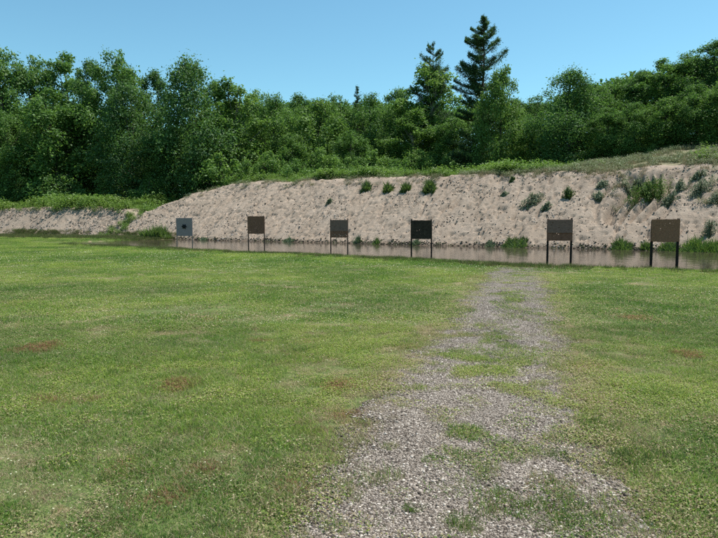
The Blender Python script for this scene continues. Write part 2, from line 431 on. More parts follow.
def clover_mesh(seed, n, rad, size, hmax):
    rng = np.random.default_rng(seed)
    r = rad * np.sqrt(rng.uniform(0, 1, n)); a = rng.uniform(0, 2 * PI, n)
    P = np.stack([r * np.cos(a), r * np.sin(a), rng.uniform(.005, hmax, n)], -1)
    Nn = rng.normal(size=(n, 3)) * .35 + np.array([0, 0, 1]); Nn /= np.linalg.norm(Nn, axis=1)[:, None]
    V, F_ = leaves(P, Nn, size, rng, .8)
    return mesh_np('clover', V, F_, [M['clover']], {'var': np.repeat(rng.uniform(0, 1, n), 4)})

near = [blade_mesh('g%d' % i, M['grass'], i, 90, .12, .012, .045, .0038, lean=1.3) for i in range(4)]
near += [blade_mesh('s%d' % i, M['grass'], 90 + i, 90, .13, .006, .026, .0035, lean=2.2) for i in range(2)]
near += [clover_mesh(20 + i, 150, .12, .0115, .032) for i in range(3)]
near += [blade_mesh('t%d' % i, M['grass'], 40 + i, 120, .08, .02, .075, .003, lean=.8) for i in range(2)]
far = [blade_mesh('f%d' % i, M['grass'], 60 + i, 80, .25, .015, .052, .010, lean=1.3) for i in range(4)]
far += [clover_mesh(80 + i, 110, .25, .021, .04) for i in range(2)]
CN = hidden_collection('near_grass', near); CF = hidden_collection('far_grass', far)

def in_view(x, y, m=1.5):
    return (np.abs(x) < y * .60 + m) & (y > 1.6)
RED = [(*hit(a, b, 2.6)[:2], c) for a, b, c in ((50, 400, .28), (178, 386, .30), (340, 388, .28), (258, 342, .22), (212, 322, .35), (88, 402, .14), (350, 415, .22), (40, 348, .5), (120, 470, .2), (160, 500, .25), (205, 470, .18), (300, 488, .14), (640, 320, .45), (690, 355, .3))]
def grass_layer(name, label, coll, kinds, y0, y1, dens, seed, sc=1.0, soft=1.0):
    rng = np.random.default_rng(seed)
    W = y1 * .6 + 1.6
    n = int(dens * 2 * W * (y1 - y0)); x = rng.uniform(-W, W, n); y = rng.uniform(y0, y1, n)
    k_ = in_view(x, y); x, y = x[k_], y[k_]
    u, v = uv(x, y)
    ok = (v < near_edge(u) + .15) | ((u < -46.5 - 1.5 * vnoise(v * .7, v * 0, 44)) & (v < foot(u) + .4))
    x, y = x[ok], y[ok]; u, v = uv(x, y)
    cover = fbm(x * .55, y * .55, 201, 4); fine = fbm(x * 3.1, y * 3.1, 207, 3)
    bare = sst(.55, .68, cover * .40 + fine * .60 + .05 * sst(9, 4, y))
    pm = path_mask(x, y)
    p = (1 - .45 * bare) * (1 - .925 * np.clip(pm * 1.1, 0, 1) ** .8)
    ok = rng.uniform(0, 1, len(x)) < p
    x, y, bare, pm, cover, fine = x[ok], y[ok], bare[ok], pm[ok], cover[ok], fine[ok]
    u, v = uv(x, y)
    tn = fbm(x * .35 + 4, y * .35, 211, 4)
    tint = np.clip((tn - .5) * 2.4 + .5 + rng.normal(0, .30, len(x)), 0, 1)
    yel = sst(.5, .0, np.abs(np.abs(x - path_c(y)) - 1.0)) * .7 + .5 * sst(.05, .4, pm)     # yellower sward along the path
    edge = sst(2.2, 0, near_edge(u) - v) * (u > -41)
    dry = np.clip(.19 + .07 * sst(8, 3, y) - .07 * sst(12, 20, y) + .50 * bare + .30 * (fbm(x * 1.6 + 9, y * 1.6, 217, 4) - .42) + yel * .4 + rng.normal(0, .06, len(x)), .02, .85) * (1 - .5 * edge) * soft
    tint = np.clip(tint + yel * .5 - .25 * edge, 0, 1)
    red = sst(.70, .78, fbm(x * 1.5 + 31, y * 1.5, 231, 3)) * .4
    for sx, sy, sr in RED:
        red = np.maximum(red, sst(1.15, .5, np.hypot(x - sx, (y - sy) * .8) / (sr * .62) + .9 * (fbm(x * 6, y * 6, 233, 2) - .5)))
    dry = np.maximum(dry, red * .66)
    cl = fbm(x * .9, y * .9 + 50, 223, 3)
    nk, nc, nt_ = kinds
    pick = rng.integers(0, nk, len(x))
    isc = rng.uniform(0, 1, len(x)) < sst(.42, .62, cl) * .65 + .08
    pick = np.where(isc, nk + rng.integers(0, nc, len(x)), pick)
    if nt_:
        ist = rng.uniform(0, 1, len(x)) < .008 + .09 * sst(.45, .6, fbm(x * 2.1, y * 2.1, 229, 2)) + .18 * sst(.2, .6, pm)
        pick = np.where(ist, nk + nc + rng.integers(0, nt_, len(x)), pick)
    s = rng.uniform(.75, 1.3, len(x)) * sc * (1 - .25 * bare)
    hs = s * (.7 + .7 * fine) * (1 + .7 * edge) * (1 - .35 * bare)
    P = np.stack([x, y, height(x, y)], -1)
    scatter(name, label, 'grass', P, pick, rng.uniform(0, 6.28, len(x)), np.stack([s, s, hs], -1), coll, {'dry': dry, 'tint': tint, 'red': red})
grass_layer('short_grass', 'short weedy grass in the near foreground', CN, (6, 3, 2), 1.6, 9.5, 260, 1)
grass_layer('mown_grass', 'mown grass of the middle lawn', CF, (4, 2, 0), 9.0, 22, 60, 2, .8)
grass_layer('lawn_turf', 'smooth mown turf farther down the range', CF, (4, 2, 0), 22, 70, 22, 3, 1.2, .6)

# longer grass along the lawn's far edge and at the bank
rng = np.random.default_rng(5)
tall = [blade_mesh('tall%d' % i, M['grass_long'], 300 + i, 60, .22, .08, .30, .010, lean=.5) for i in range(4)]
CT = hidden_collection('tall_grass', tall)
n = 6000; u = rng.uniform(-40, 26, n); v = near_edge(u) + rng.normal(-.1, .45, n) - .1
x, y = xy(u, v); z = height(x, y); k_ = (z > WATER - .05) & (rng.uniform(0, 1, n) < .25 + .75 * sst(.4, .6, fbm(u * .5, v * .5, 300, 3)))
u2 = rng.uniform(-95, -47, 11000); v2 = foot(u2) - np.abs(rng.normal(0, 2.6, 11000)) + .9
x2, y2 = xy(u2, v2); z2 = height(x2, y2)
k2 = rng.uniform(0, 1, 11000) < .2 + .8 * sst(.35, .6, fbm(u2 * .3, v2 * .5, 303, 3))
P = np.concatenate([np.stack([x[k_], y[k_], z[k_]], -1), np.stack([x2[k2], y2[k2], z2[k2]], -1)])
s = np.concatenate([rng.uniform(.35, .85, k_.sum()), rng.uniform(.6, 1.35, k2.sum())])
scatter('tall_grass', 'longer unmown grass along the edge of the lawn', 'grass', P, rng.integers(0, 4, len(P)), rng.uniform(0, 6.28, len(P)), s, CT,
        {'dry': rng.uniform(0, .45, len(P)), 'tint': rng.uniform(0, .7, len(P))})

# clover flowers and pale dry leaves: small bright specks
rng = np.random.default_rng(8)
def speck(seed, r):
    rg = np.random.default_rng(seed); V, F_ = leaves(rg.normal(0, r * .35, (7, 3)) + np.array([0, 0, .035]), np.array([[0, 0, 1.0]]) + rg.normal(0, .6, (7, 3)), r, rg, .9)
    return mesh_np('flower', V, F_, [M['petal']])
CS = hidden_collection('flowers', [speck(1, .010), speck(2, .013)])
n = 22000; y = 2.5 + 30 * rng.uniform(0, 1, n) ** 1.0; x = rng.uniform(-1, 1, n) * (y * .6 + 1)
u, v = uv(x, y)
k_ = (v < near_edge(u) - .3) & (path_mask(x, y) < .3) & (rng.uniform(0, 1, n) < (.15 + .85 * sst(.42, .65, fbm(x * .5, y * .5, 401, 3))))
x, y = x[k_], y[k_]
scatter('clover_flowers', 'tiny pale clover flowers dotted over the lawn', 'flowers', np.stack([x, y, height(x, y)], -1), rng.integers(0, 2, len(x)), rng.uniform(0, 6, len(x)), .22 + .034 * y, CS)

# gravel stones
def rock(rg, r):
    g = []
    for th, ph in [(0, 0)] + [(PI * .32, a * 2 * PI / 5) for a in range(5)] + [(PI * .66, (a + .5) * 2 * PI / 5) for a in range(5)] + [(PI, 0)]:
        q = r * rg.uniform(.75, 1.15); g.append((q * math.sin(th) * math.cos(ph), q * math.sin(th) * math.sin(ph), q * .65 * math.cos(th)))
    f = [(0, 1 + a, 1 + (a + 1) % 5) for a in range(5)] + [(1 + a, 6 + a, 1 + (a + 1) % 5) for a in range(5)] + \
        [(1 + (a + 1) % 5, 6 + a, 6 + (a + 1) % 5) for a in range(5)] + [(6 + a, 11, 6 + (a + 1) % 5) for a in range(5)]
    sx = rg.uniform(.7, 1.4); a = rg.uniform(0, PI); V = np.array(g) * np.array([sx, 1, 1])
    c, s = math.cos(a), math.sin(a); V[:, :2] = V[:, :2] @ np.array([[c, s], [-s, c]])
    return V, np.array(f)
def rocks(seed, n, rad, rmin, rmax, mat, sink=.3):
    rg = np.random.default_rng(seed); parts = []; var = []
    for i in range(n):
        r = rmin + (rmax - rmin) * rg.uniform() ** 2; V, f = rock(rg, r); q = rad * math.sqrt(rg.uniform()); a = rg.uniform(0, 2 * PI)
        V = V + np.array([q * math.cos(a), q * math.sin(a), r * sink]); parts.append((V, f)); var += [rg.uniform()] * len(V)
    V, F_ = join(parts); return mesh_np('rocks', V, F_, [mat], {'var': var})
CG = hidden_collection('gravel', [rocks(490 + i, 90, .12, .003, .012, M['pebble']) for i in range(2)] + [rocks(500 + i, 210, .12, .0020, .0078, M['pebble']) for i in range(5)])
rng = np.random.default_rng(11)
n = 26000; y = rng.uniform(1.8, 22.5, n); x = path_c(y) + rng.uniform(-1.6, 1.6, n)
k_ = (rng.uniform(0, 1, n) < np.clip(path_mask(x, y) * 1.2 - .05 + .04, 0, 1) * np.interp(y, [0, 6, 12, 23], [1, 1, .6, .3]))
x, y = x[k_], y[k_]
scatter('loose_gravel', 'loose grey and white gravel stones on the path', 'gravel', np.stack([x, y, height(x, y) + .006], -1), rng.choice(7, len(x), p=[.07, .07, .172, .172, .172, .172, .172]), rng.uniform(0, 6, len(x)), rng.uniform(.75, 1.3, len(x)), CG, {'tint': rng.uniform(0, 1, len(x))})

# clods and stones on the sand
CC = hidden_collection('clods', [rocks(600 + i, 1, .0001, 1, 1.01, M['clod'], .1) for i in range(10)])
n = 46000; u = rng.uniform(-80, 16, n); f = foot(u); L = crest_h(u) / face_slope(u)
v = f + L * rng.uniform(-.01, 1.08, n); x, y = xy(u, v)
k_ = rng.uniform(0, 1, n) < .14 + .86 * sst(.46, .62, fbm(u * .45, v * .7, 601, 4))
x, y = x[k_], y[k_]; s = .017 + .060 * rng.uniform(0, 1, len(x)) ** 4
scatter('sand_clods', 'clods and stones strewn over the sand berm', 'stones', np.stack([x, y, height(x, y)], -1), rng.integers(0, 10, len(x)), rng.uniform(0, 6, len(x)), s, CC)

n = 5200; u = rng.uniform(-52, 16, n); v = foot(u) + rng.normal(.18, .16, n) + .0; x, y = xy(u, v)
k_ = rng.uniform(0, 1, n) < .25 + .75 * sst(.42, .6, vnoise(u * 1.1, u * 0, 611)); x, y = x[k_], y[k_]
scatter('waterline_debris', 'dark damp clods and debris along the waterline', 'stones', np.stack([x, y, np.maximum(height(x, y), WATER - .02)], -1), rng.integers(0, 10, len(x)), rng.uniform(0, 6, len(x)), rng.uniform(.025, .085, len(x)), hidden_collection('debris', [rocks(640 + i, 1, .0001, 1, 1.01, M['damp'], .1) for i in range(10)]))

# weeds and ground cover behind the crest and on the right hillside
def weed_mesh(seed, mat, stems, h, rad, leaf, nper):
    rg = np.random.default_rng(seed); P = []; Nn = []
    for i in range(stems):
        a = rg.uniform(0, 2 * PI); q = rad * math.sqrt(rg.uniform()); hh = h * rg.uniform(.5, 1.1); le = rg.uniform(0, .35) * hh; la = rg.uniform(0, 2 * PI)
        for j in range(nper):
            t = (j + .6) / nper; b = rg.uniform(0, 2 * PI); rr = leaf * 1.1 * (1.25 - t)
            P.append((q * math.cos(a) + le * t * math.cos(la) + rr * math.cos(b), q * math.sin(a) + le * t * math.sin(la) + rr * math.sin(b), hh * t))
            Nn.append((math.cos(b) * .4, math.sin(b) * .4, 1))
    P = np.array(P); Nn = np.array(Nn) + rg.normal(0, .3, (len(P), 3)); Nn /= np.linalg.norm(Nn, axis=1)[:, None]
    V, F_ = leaves(P, Nn, leaf, rg, .5)
    return mesh_np('weeds', V, F_, [mat], {'var': np.repeat(rg.uniform(0, 1, len(P)), 4)})
CW = hidden_collection('weeds', [weed_mesh(700 + i, M['weed'], 16, .75, .55, .16, 8) for i in range(5)] + [weed_mesh(710 + i, M['leaf_light'], 14, .9, .5, .16, 8) for i in range(2)])
rng = np.random.default_rng(12)
n = 13000; u = rng.uniform(-95, 18, n); f = foot(u); cr = f + crest_h(u) / face_slope(u)
v = cr + 1.6 + rng.uniform(0, 1, n) ** 1.3 * 15 - np.where(u < -57, 2.0, 0) + 1.2 * ((u > -55) & (u < -44)); x, y = xy(u, v)
right = sst(-20, -12, u)
k_ = rng.uniform(0, 1, n) < (1 - right) * (.15 + .85 * sst(0, 2.0, v - cr - .3)) + right * .015
x, y, u = x[k_], y[k_], u[k_]
s = rng.uniform(.4, 1.0, len(x)) * (1 + .3 * sst(-50, -55, u)) * (.45 + 1.1 * sst(.3, .7, fbm(x * .35, y * .35, 811, 3)))
scatter('ground_cover', 'bright green weeds and ferns along the top of the berm', 'weeds', np.stack([x, y, height(x, y) - .03], -1), rng.integers(0, 7, len(x)), rng.uniform(0, 6, len(x)), s, CW)
n = 900; u = rng.uniform(-58.5, -52.8, n); v = foot(u) + rng.uniform(-.6, 8, n); k_ = rng.uniform(0, 1, n) < np.exp(-((u + 54.9) / .9) ** 2) * .55
u, v = u[k_], v[k_]; x, y = xy(u, v)
scatter('notch_weeds', 'green weeds filling the notch between the low bank and the tall berm', 'weeds', np.stack([x, y, height(x, y) - .05], -1), rng.integers(0, 7, len(x)), rng.uniform(0, 6, len(x)), rng.uniform(.3, .75, len(x)), CW)
CH = hidden_collection('hill_grass', [blade_mesh('h%d' % i, M['hillgrass'], 330 + i, 70, .28, .10, .42, .014, lean=.6) for i in range(3)] + [weed_mesh(720 + i, M['sage'], 10, .42, .32, .09, 7) for i in range(4)])
n = 30000; u = rng.uniform(-52, 24, n); f = foot(u); cr = f + crest_h(u) / face_slope(u); v = cr + rng.uniform(-.6, 1, n) * 1.6 + np.where(u > -22, rng.uniform(0, 16, n), 0)
v2 = f + (cr - f) * rng.uniform(.45, 1, n); low = (u > -9) & (rng.uniform(0, 1, n) < .22); v = np.where(low, v2, v)
x, y = xy(u, v); nn = fbm(u * .5, v * .5, 801, 4)
k_ = rng.uniform(0, 1, n) < np.where(v > cr + .8, sst(.30, .52, nn), sst(.44, .60, nn)) * np.where(u > -22, 1, .06) * np.where(v < cr, .5, 1)
x, y, nn = x[k_], y[k_], nn[k_]
scatter('hill_grass', 'patchy pale grass and scrub on the hillside', 'grass', np.stack([x, y, height(x, y) - .02], -1), rng.integers(0, 7, len(x)), rng.uniform(0, 6, len(x)), rng.uniform(.5, 1.15, len(x)), CH,
        {'dry': np.clip(rng.normal(.35, .2, len(x)), 0, .9), 'tint': rng.uniform(0, 1, len(x))})

# ------------------------------------------------------------------ trees
def limbed_trunk(seed, H, r0, targets, lean=.03, topf=.93):
    rg = np.random.default_rng(seed); parts = []
    ax = [Vector((math.sin(i * .9 + seed) * lean * H * (i / 8), math.cos(i * .7 + seed * 2) * lean * H * (i / 8), H * topf * i / 8)) for i in range(9)]
    parts.append(tube(ax, [r0 * (1.35 if i == 0 else 1) * (1 - .9 * i / 8) + .02 for i in range(9)], 8))
    for c in targets:
        c = Vector(c); zz_ = max(.08 * H, min(c.z * .72, H * .85)); i = min(7, int(zz_ / (H * topf) * 8)); fr = zz_ / (H * topf) * 8 - i
        s_ = ax[i].lerp(ax[i + 1], fr); mid = s_.lerp(c, .5) + Vector((0, 0, -.04 * H * rg.uniform(0, 1)))
        rr = r0 * .38 * (1 - .8 * zz_ / H)
        parts.append(tube([s_, mid, c], [rr, rr * .6, .025], 5))
    return join(parts)
def decid(seed, H, Rw, base, ncl, nleaf, lsize, mat, bark='bark', profile='oval', clr=.185):
    """trunk mesh with limbs, crown mesh of leaf-sized faces in clumps"""
    rg = np.random.default_rng(seed)
    C = []; rad = []
    tries = 0
    while len(C) < ncl and tries < 20000:
        tries += 1
        t = rg.uniform(0, 1); 
        if profile == 'oval': pr = math.sin(PI * min(1, (t * .86 + .12)) ) ** .6
        elif profile == 'cone': pr = (1 - t) ** .75 * .95 + .12
        else: pr = (.35 + .65 * math.sin(PI * min(1, t * .62 + .36)) ** .7) * (1 if t < .85 else (1 - t) / .15 * .7 + .3)
        pr *= .78 + .44 * vnoise(np.array([t * 5.0]), np.array([seed * 3.1]))[0]
        q = Rw * pr * rg.uniform(.15, 1) ** .55; a = rg.uniform(0, 2 * PI)
        c = np.array([q * math.cos(a), q * math.sin(a), H * (base + (1 - base) * t * .95)])
        rr = Rw * clr * 2 * rg.uniform(.6, 1.25) * (1 - .45 * t)
        if all(np.linalg.norm((c - o) * np.array([1, 1, 1.3])) > (rr + r2) * .33 for o, r2 in zip(C, rad)):
            C.append(c); rad.append(rr)
    for i in range(5):      # the crown's inner clumps along the stem
        C.append(np.array([0, 0, H * (base + .08 + (.80 - base) * i / 4.)])); rad.append(Rw * .42 * (1 - .12 * i))
    C = np.array(C); rad = np.array(rad)
    wgt = rad ** 2; cnt = np.maximum(30, (nleaf * wgt / wgt.sum())).astype(int)
    P = []; Nn = []; var = []
    for c, r, k_ in zip(C, rad, cnt):
        d = rg.normal(size=(k_, 3)); d /= np.linalg.norm(d, axis=1)[:, None]
        d[:, 2] = np.where((d[:, 2] < -.5) & (rg.uniform(0, 1, k_) < .5), -d[:, 2], d[:, 2])
        q = rg.uniform(.1, 1, k_) ** .5 * rg.uniform(.85, 1.18, k_)
        lobes = 1 + .35 * np.sin(d[:, 0] * 7 + c[0]) * np.sin(d[:, 1] * 6 + c[1]) + .2 * rg.normal(size=k_)
        p = c + d * (q * r * lobes)[:, None] * np.array([1.0, 1.0, 1.02])
        P.append(p); nn_ = d * .6 + np.array([0, 0, .40]) + rg.normal(0, .6, (k_, 3)); Nn.append(nn_)
        var.append(np.clip(rg.normal(.5, .22, k_) + rg.normal(0, .13), 0, 1))
    P = np.concatenate(P); Nn = np.concatenate(Nn); Nn /= np.linalg.norm(Nn, axis=1)[:, None]; var = np.concatenate(var)
    V, F_ = leaves(P, Nn, lsize, rg, .62)
    crown = mesh_np('crown', V, F_, [M[mat]], {'var': np.repeat(var, 4)})
    sel = rg.permutation(len(C))[:min(len(C), 22)]
    tv, tf = limbed_trunk(seed, H, H * .016, [tuple(C[i]) for i in sel])
    trunk = mesh_np('trunk', tv, tf, [M[bark]], smooth=True)
    return trunk, crown, H
def pine(seed, H, Rw, base, nwh, nleaf, lsize, mat='needle', gappy=.25, shape='white'):
    rg = np.random.default_rng(seed); parts = []; P = []; Nn = []; var = []
    ax = [Vector((.08 * math.sin(i), .08 * math.cos(i * 1.3), H * i / 10)) for i in range(11)]
    parts.append(tube(ax, [H * .013 * (1 - .93 * i / 10) + .012 for i in range(11)], 8))
    br = []
    for w_ in range(nwh):
        t = w_ / (nwh - 1); z = H * (base + (1 - base) * (t * .985)) + rg.uniform(-.12, .12) * H / nwh
        if shape == 'white': env = Rw * (1 - t) ** .62 * (.62 + .5 * rg.uniform()) + .35
        else: env = Rw * (1 - t) ** .9 * (.8 + .3 * rg.uniform()) + .2
        nb = rg.integers(4, 7)
        for b in range(nb):
            if rg.uniform() < gappy: continue
            a = rg.uniform(0, 2 * PI); L = env * rg.uniform(.5, 1.2)
            rise = (.08 + .60 * t + rg.normal(0, .12)) if shape == 'white' else (-.15 + .5 * t)
            br.append((z, a, L, rise))
    tl = sum(L for _, _, L, _ in br)
    for z, a, L, rise in br:
        e = Vector((math.cos(a) * L, math.sin(a) * L, z + L * rise)); s_ = Vector((0, 0, z)); m_ = s_.lerp(e, .55) - Vector((0, 0, L * .06))
        parts.append(tube([s_, m_, e], [.05 + .012 * L, .03 + .005 * L, .012], 5))
        k_ = int(nleaf * L / tl); tt = rg.uniform(.22, 1.05, k_) ** .8
        w2 = L * .27 * np.sin(np.clip(tt, 0, 1) * PI * .82 + .25) + .10
        side = rg.normal(0, .6, k_) * w2; c, s = math.cos(a), math.sin(a)
        px = c * L * tt - s * side; py = s * L * tt + c * side
        pz = z + L * rise * tt - .06 * L * np.sin(tt * PI) + np.abs(rg.normal(0, .20, k_)) + .05 * np.abs(side)
        # clumps
        P.append(np.stack([px, py, pz], -1)); Nn.append(rg.normal(0, .6, (k_, 3)) + np.array([0, 0, .7])); var.append(np.clip(rg.normal(.45, .25, k_), 0, 1))
    P = np.concatenate(P); Nn = np.concatenate(Nn); Nn /= np.linalg.norm(Nn, axis=1)[:, None]
    V, F_ = leaves(P, Nn, lsize, rg, .32)
    crown = mesh_np('crown', V, F_, [M[mat]], {'var': np.repeat(np.concatenate(var), 4)})
    tv, tf = join(parts)
    return mesh_np('trunk', tv, tf, [M['bark']], smooth=True), crown, H

VARS = {
 'tallA': decid(1, 18, 4.6, .14, 84, 27000, .28, 'leaf_mid'),
 'tallB': decid(2, 18, 4.2, .12, 84, 27000, .27, 'leaf_dark'),
 'broadA': decid(3, 16, 5.4, .08, 92, 30000, .28, 'leaf_dark', profile='dome'),
 'broadB': decid(4, 16, 5.0, .06, 90, 30000, .28, 'leaf_mid', profile='dome'),
 'lightA': decid(5, 12, 4.0, .05, 72, 22000, .25, 'leaf_light'),
 'lightB': decid(6, 13, 3.6, .08, 70, 21000, .25, 'leaf_mid', profile='dome'),
 'slim': decid(7, 15, 3.0, .10, 62, 18000, .25, 'leaf_light', bark='bark_pale', profile='oval'),
 'poplar': decid(8, 17, 3.3, .30, 56, 17000, .27, 'leaf_mid', bark='bark_pale'),
 'pine': pine(11, 22, 5.3, .08, 31, 64000, .24, gappy=.32),
 'pine2': pine(12, 20, 4.2, .30, 25, 34000, .23, gappy=.3),
 'spruce': pine(13, 15, 2.6, .05, 34, 12000, .26, gappy=.1, shape='spruce'),
 'bushA': decid(21, 4.0, 2.4, .02, 22, 4200, .20, 'leaf_light', clr=.2, profile='dome'),
 'bushB': decid(22, 3.4, 2.2, .02, 20, 3800, .19, 'leaf_mid', clr=.2, profile='dome'),
 'bushC': decid(23, 5.0, 2.0, .02, 24, 4600, .21, 'leaf_light', clr=.2, profile='oval'),
}
def plant(name, cat, px, d, ty, var, label, wide=1.0, rot=None, group=None, sink=.1):
    tr, cr, H0 = VARS[var]
    r = ray(px, 221); x, y = r.x * d, d; z = hz(x, y)
    top = at(px, ty, d).z; s = (top - z) / H0 * (1.055 if name == 'broadleaf_tree' else 1)
    root = bpy.data.objects.new(name, None); COL.objects.link(root); root.empty_display_size = .5
    root.location = (x, y, z - sink); root.rotation_euler = (0, 0, rot if rot is not None else (px * 1.7 + d) % 6.28)
    sw = s ** .5 * wide if name != 'shrub' else s * wide
    root.scale = (sw, sw, s)
    tag(root, label, cat, group)
    a = link('stem' if name == 'shrub' else 'trunk', tr, root); b = link('crown' if name != 'shrub' else 'foliage', cr, root)
    return root
G1 = 'trees of the wood behind the berm'
G2 = 'trees behind the low bank on the left'
G3 = 'trees climbing the hill on the right'
T = 'broadleaf_tree'
trees = [
 # left wood : px, distance, top y, variant, width, label
 (-62, 92, 48, 'broadA', 1.1, G2, 'leafy tree past the left end of the wood, mostly outside the picture'),
 (-22, 90, 60, 'tallB', 1.1, G2, 'tree cut by the left edge of the picture behind the low bank'),
 (8, 90, 52, 'tallA', 1.0, G2, 'tall tree poking highest at the far left of the wood'),
 (10, 83, 116, 'broadB', .85, G2, 'lower bushy tree at the far left in front of the tall ones'),
 (40, 92, 60, 'tallA', .95, G2, 'tall tree with an open thin crown, second from the left edge'),
 (58, 83, 92, 'lightB', 1.35, G2, 'rounded mid green tree standing forward of the left wood, above the low bank'),
 (70, 94, 58, 'poplar', 1.1, G2, 'tall loose tree with sky gaps, right of the open crowned one'),
 (95, 88, 64, 'tallB', .75, G2, 'narrow tree between two sky gaps in the left wood'),
 (122, 86, 55, 'tallA', .95, G2, 'tallest tree of the left wood with an airy peaked top'),
 (134, 80, 88, 'broadA', .85, G2, 'dense dark tree in front of the tallest one in the left wood'),
 (158, 90, 74, 'tallB', .8, G2, 'dark tree filling the dip between the two tallest left crowns'),
 (194, 79, 66, 'broadA', .92, G2, 'big dark round tree above the left end of the tall berm'),
 (170, 78, 128, 'lightB', .8, G2, 'low tree at the foot of the big dark round one'),
 (217, 90, 84, 'tallB', .8, G1, 'tree half hidden behind the right side of the big dark round one'),
 (236, 82, 84, 'slim', 1.5, G1, 'feathery light green tree right of the big dark round one'),
 # middle wood
 (258, 92, 93, 'tallA', .9, G1, 'even topped tree right of the feathery light green one'),
 (276, 86, 99, 'broadB', .8, G1, 'round topped tree, left of the middle of the wood'),
 (300, 92, 97, 'tallB', .9, G1, 'dark crowned tree left of the middle of the wood'),
 (318, 84, 101, 'lightA', 1.15, G1, 'sunlit yellow green tree in the middle of the wood'),
 (338, 90, 98, 'tallA', .85, G1, 'mid green tree just left of the small dark spruce'),
 (372, 85, 97, 'broadB', .8, G1, 'round mid green tree just right of the small dark spruce'),
 (398, 92, 91, 'tallB', .95, G1, 'dark tree left of the small topped pine'),
 (412, 80, 112, 'slim', 1.5, G1, 'slim pale tree in front and left of the small topped pine'),
 (350, 78, 132, 'lightB', 1.0, G1, 'low tree in front of the small dark spruce'),
 (292, 79, 134, 'lightA', 1.0, G1, 'low light green tree behind the berm, left of the middle'),
 (452, 76, 118, 'lightB', 1.0, G1, 'low tree between the two pines'),
 (430, 84, 68, 'slim', 1.6, G1, 'leafy tree whose light green crown wraps the small topped pine'),
 (500, 68, 70, 'lightA', .70, G1, 'light green tree leaning over the right side of the tall pine'),
 (512, 74, 100, 'tallB', .8, G1, 'dark tree just right of the tall pine'),
 (533, 80, 98, 'tallA', .8, G1, 'tree left of the thin gap before the hill'),
 (530, 66, 122, 'slim', 1.0, G1, 'small airy tree at the thin gap before the hill'),
 # right hill
 (566, 64, 74, 'broadA', .85, G3, 'big dark tree at the foot of the hill, right of the thin gap'),
 (592, 67, 86, 'broadB', .8, G3, 'mid green tree beside the big dark one at the foot of the hill'),
 (614, 70, 79, 'tallA', .95, G3, 'tall tree peeping over the lower ones at the start of the hill'),
 (606, 60, 108, 'lightB', .9, G3, 'low tree at the shady grass edge, at the start of the hill'),
 (638, 68, 72, 'tallB', .95, G3, 'tall dark tree half way up the hill'),
 (632, 58, 104, 'broadB', .75, G3, 'rounded front tree half way up the hill'),
 (660, 66, 62, 'poplar', 1.2, G3, 'tree with feathery top against the sky, above the rightmost target stand'),
 (662, 57, 98, 'lightA', .95, G3, 'sunlit front tree above the rightmost target stand'),
 (684, 65, 53, 'tallA', .95, G3, 'tall tree second from the right edge on the hill'),
 (692, 56, 86, 'broadB', .8, G3, 'dense front tree near the right edge on the hill'),
 (710, 64, 42, 'tallB', 1.05, G3, 'tallest tree at the top right corner of the wood'),
 (722, 55, 80, 'lightA', 1.0, G3, 'front tree cut by the right edge of the picture'),
 (748, 62, 36, 'broadA', 1.0, G3, 'large tree just past the right edge of the picture'),
 (790, 60, 40, 'broadB', 1.1, G3, 'bushy tree past the right end of the hill, outside the picture'),
]
for px, d, ty, va, wd, grp, lab in trees:
    plant(T, 'tree', px, d, ty, va, lab, wd, group=grp)
plant('pine_tree', 'pine tree', 481, 72, 18, 'pine', 'tall dark pine rising highest above the whole wood', 1.0, rot=.8)
plant('pine_tree', 'pine tree', 432, 86, 44, 'pine2', 'smaller pine with a sparse dark top left of the tallest pine', .9, rot=2.0)
plant('spruce_tree', 'spruce tree', 357, 88, 86, 'spruce', 'small dark pointed spruce at the middle of the wood top', .9)
sh = 'shrubs growing in front of the wood'
shrubs = [(18, 80, 170, 'bushA', 'broad leafy shrub at the far left end of the low bank'),
 (62, 79, 174, 'bushB', 'leafy shrub on the low bank left of the rounded forward tree trunk'),
 (104, 78, 176, 'bushA', 'bushy shrub on top of the low bank below the sky gap'),
 (150, 75, 178, 'bushB', 'dark low shrub where the low bank meets the tall berm'),
 (222, 74, 152, 'bushC', 'upright shrub behind the left corner of the berm crest'),
 (248, 72, 160, 'bushA', 'light green shrub behind the crest above the second target stand from left'),
 (272, 71, 150, 'bushC', 'tall pale shrub left of the middle of the wood edge'),
 (298, 70, 158, 'bushB', 'round shrub behind the crest between the second and third target stands'),
 (322, 71, 148, 'bushA', 'bright broad shrub behind the crest above the third target stand'),
 (348, 69, 156, 'bushC', 'narrow shrub right above the third target stand'),
 (374, 70, 150, 'bushA', 'full light green shrub just left of the four crest tufts'),
 (398, 68, 158, 'bushB', 'low dark shrub behind the four crest tufts'),
 (420, 69, 148, 'bushC', 'upright shrub above the fourth target stand from the left'),
 (446, 68, 156, 'bushA', 'wide shrub left of the tall pine trunk'),
 (474, 67, 160, 'bushB', 'low shrub at the foot of the tall pine'),
 (504, 66, 154, 'bushC', 'shrub right of the tall pine trunk'),
 (536, 64, 156, 'bushA', 'shrub below the thin gap before the hill'),
 (580, 62, 152, 'bushB', 'shaded shrub under the big dark tree at the foot of the hill'),
 (650, 55, 143, 'bushA', 'shrub at the wood edge above the rightmost target stand'),
 (706, 54, 136, 'bushB', 'shrub at the wood edge near the right border')]
for px, d, ty, va, lab in shrubs: plant('shrub', 'shrub', px, d, ty, va, lab, 1.15, group=sh)

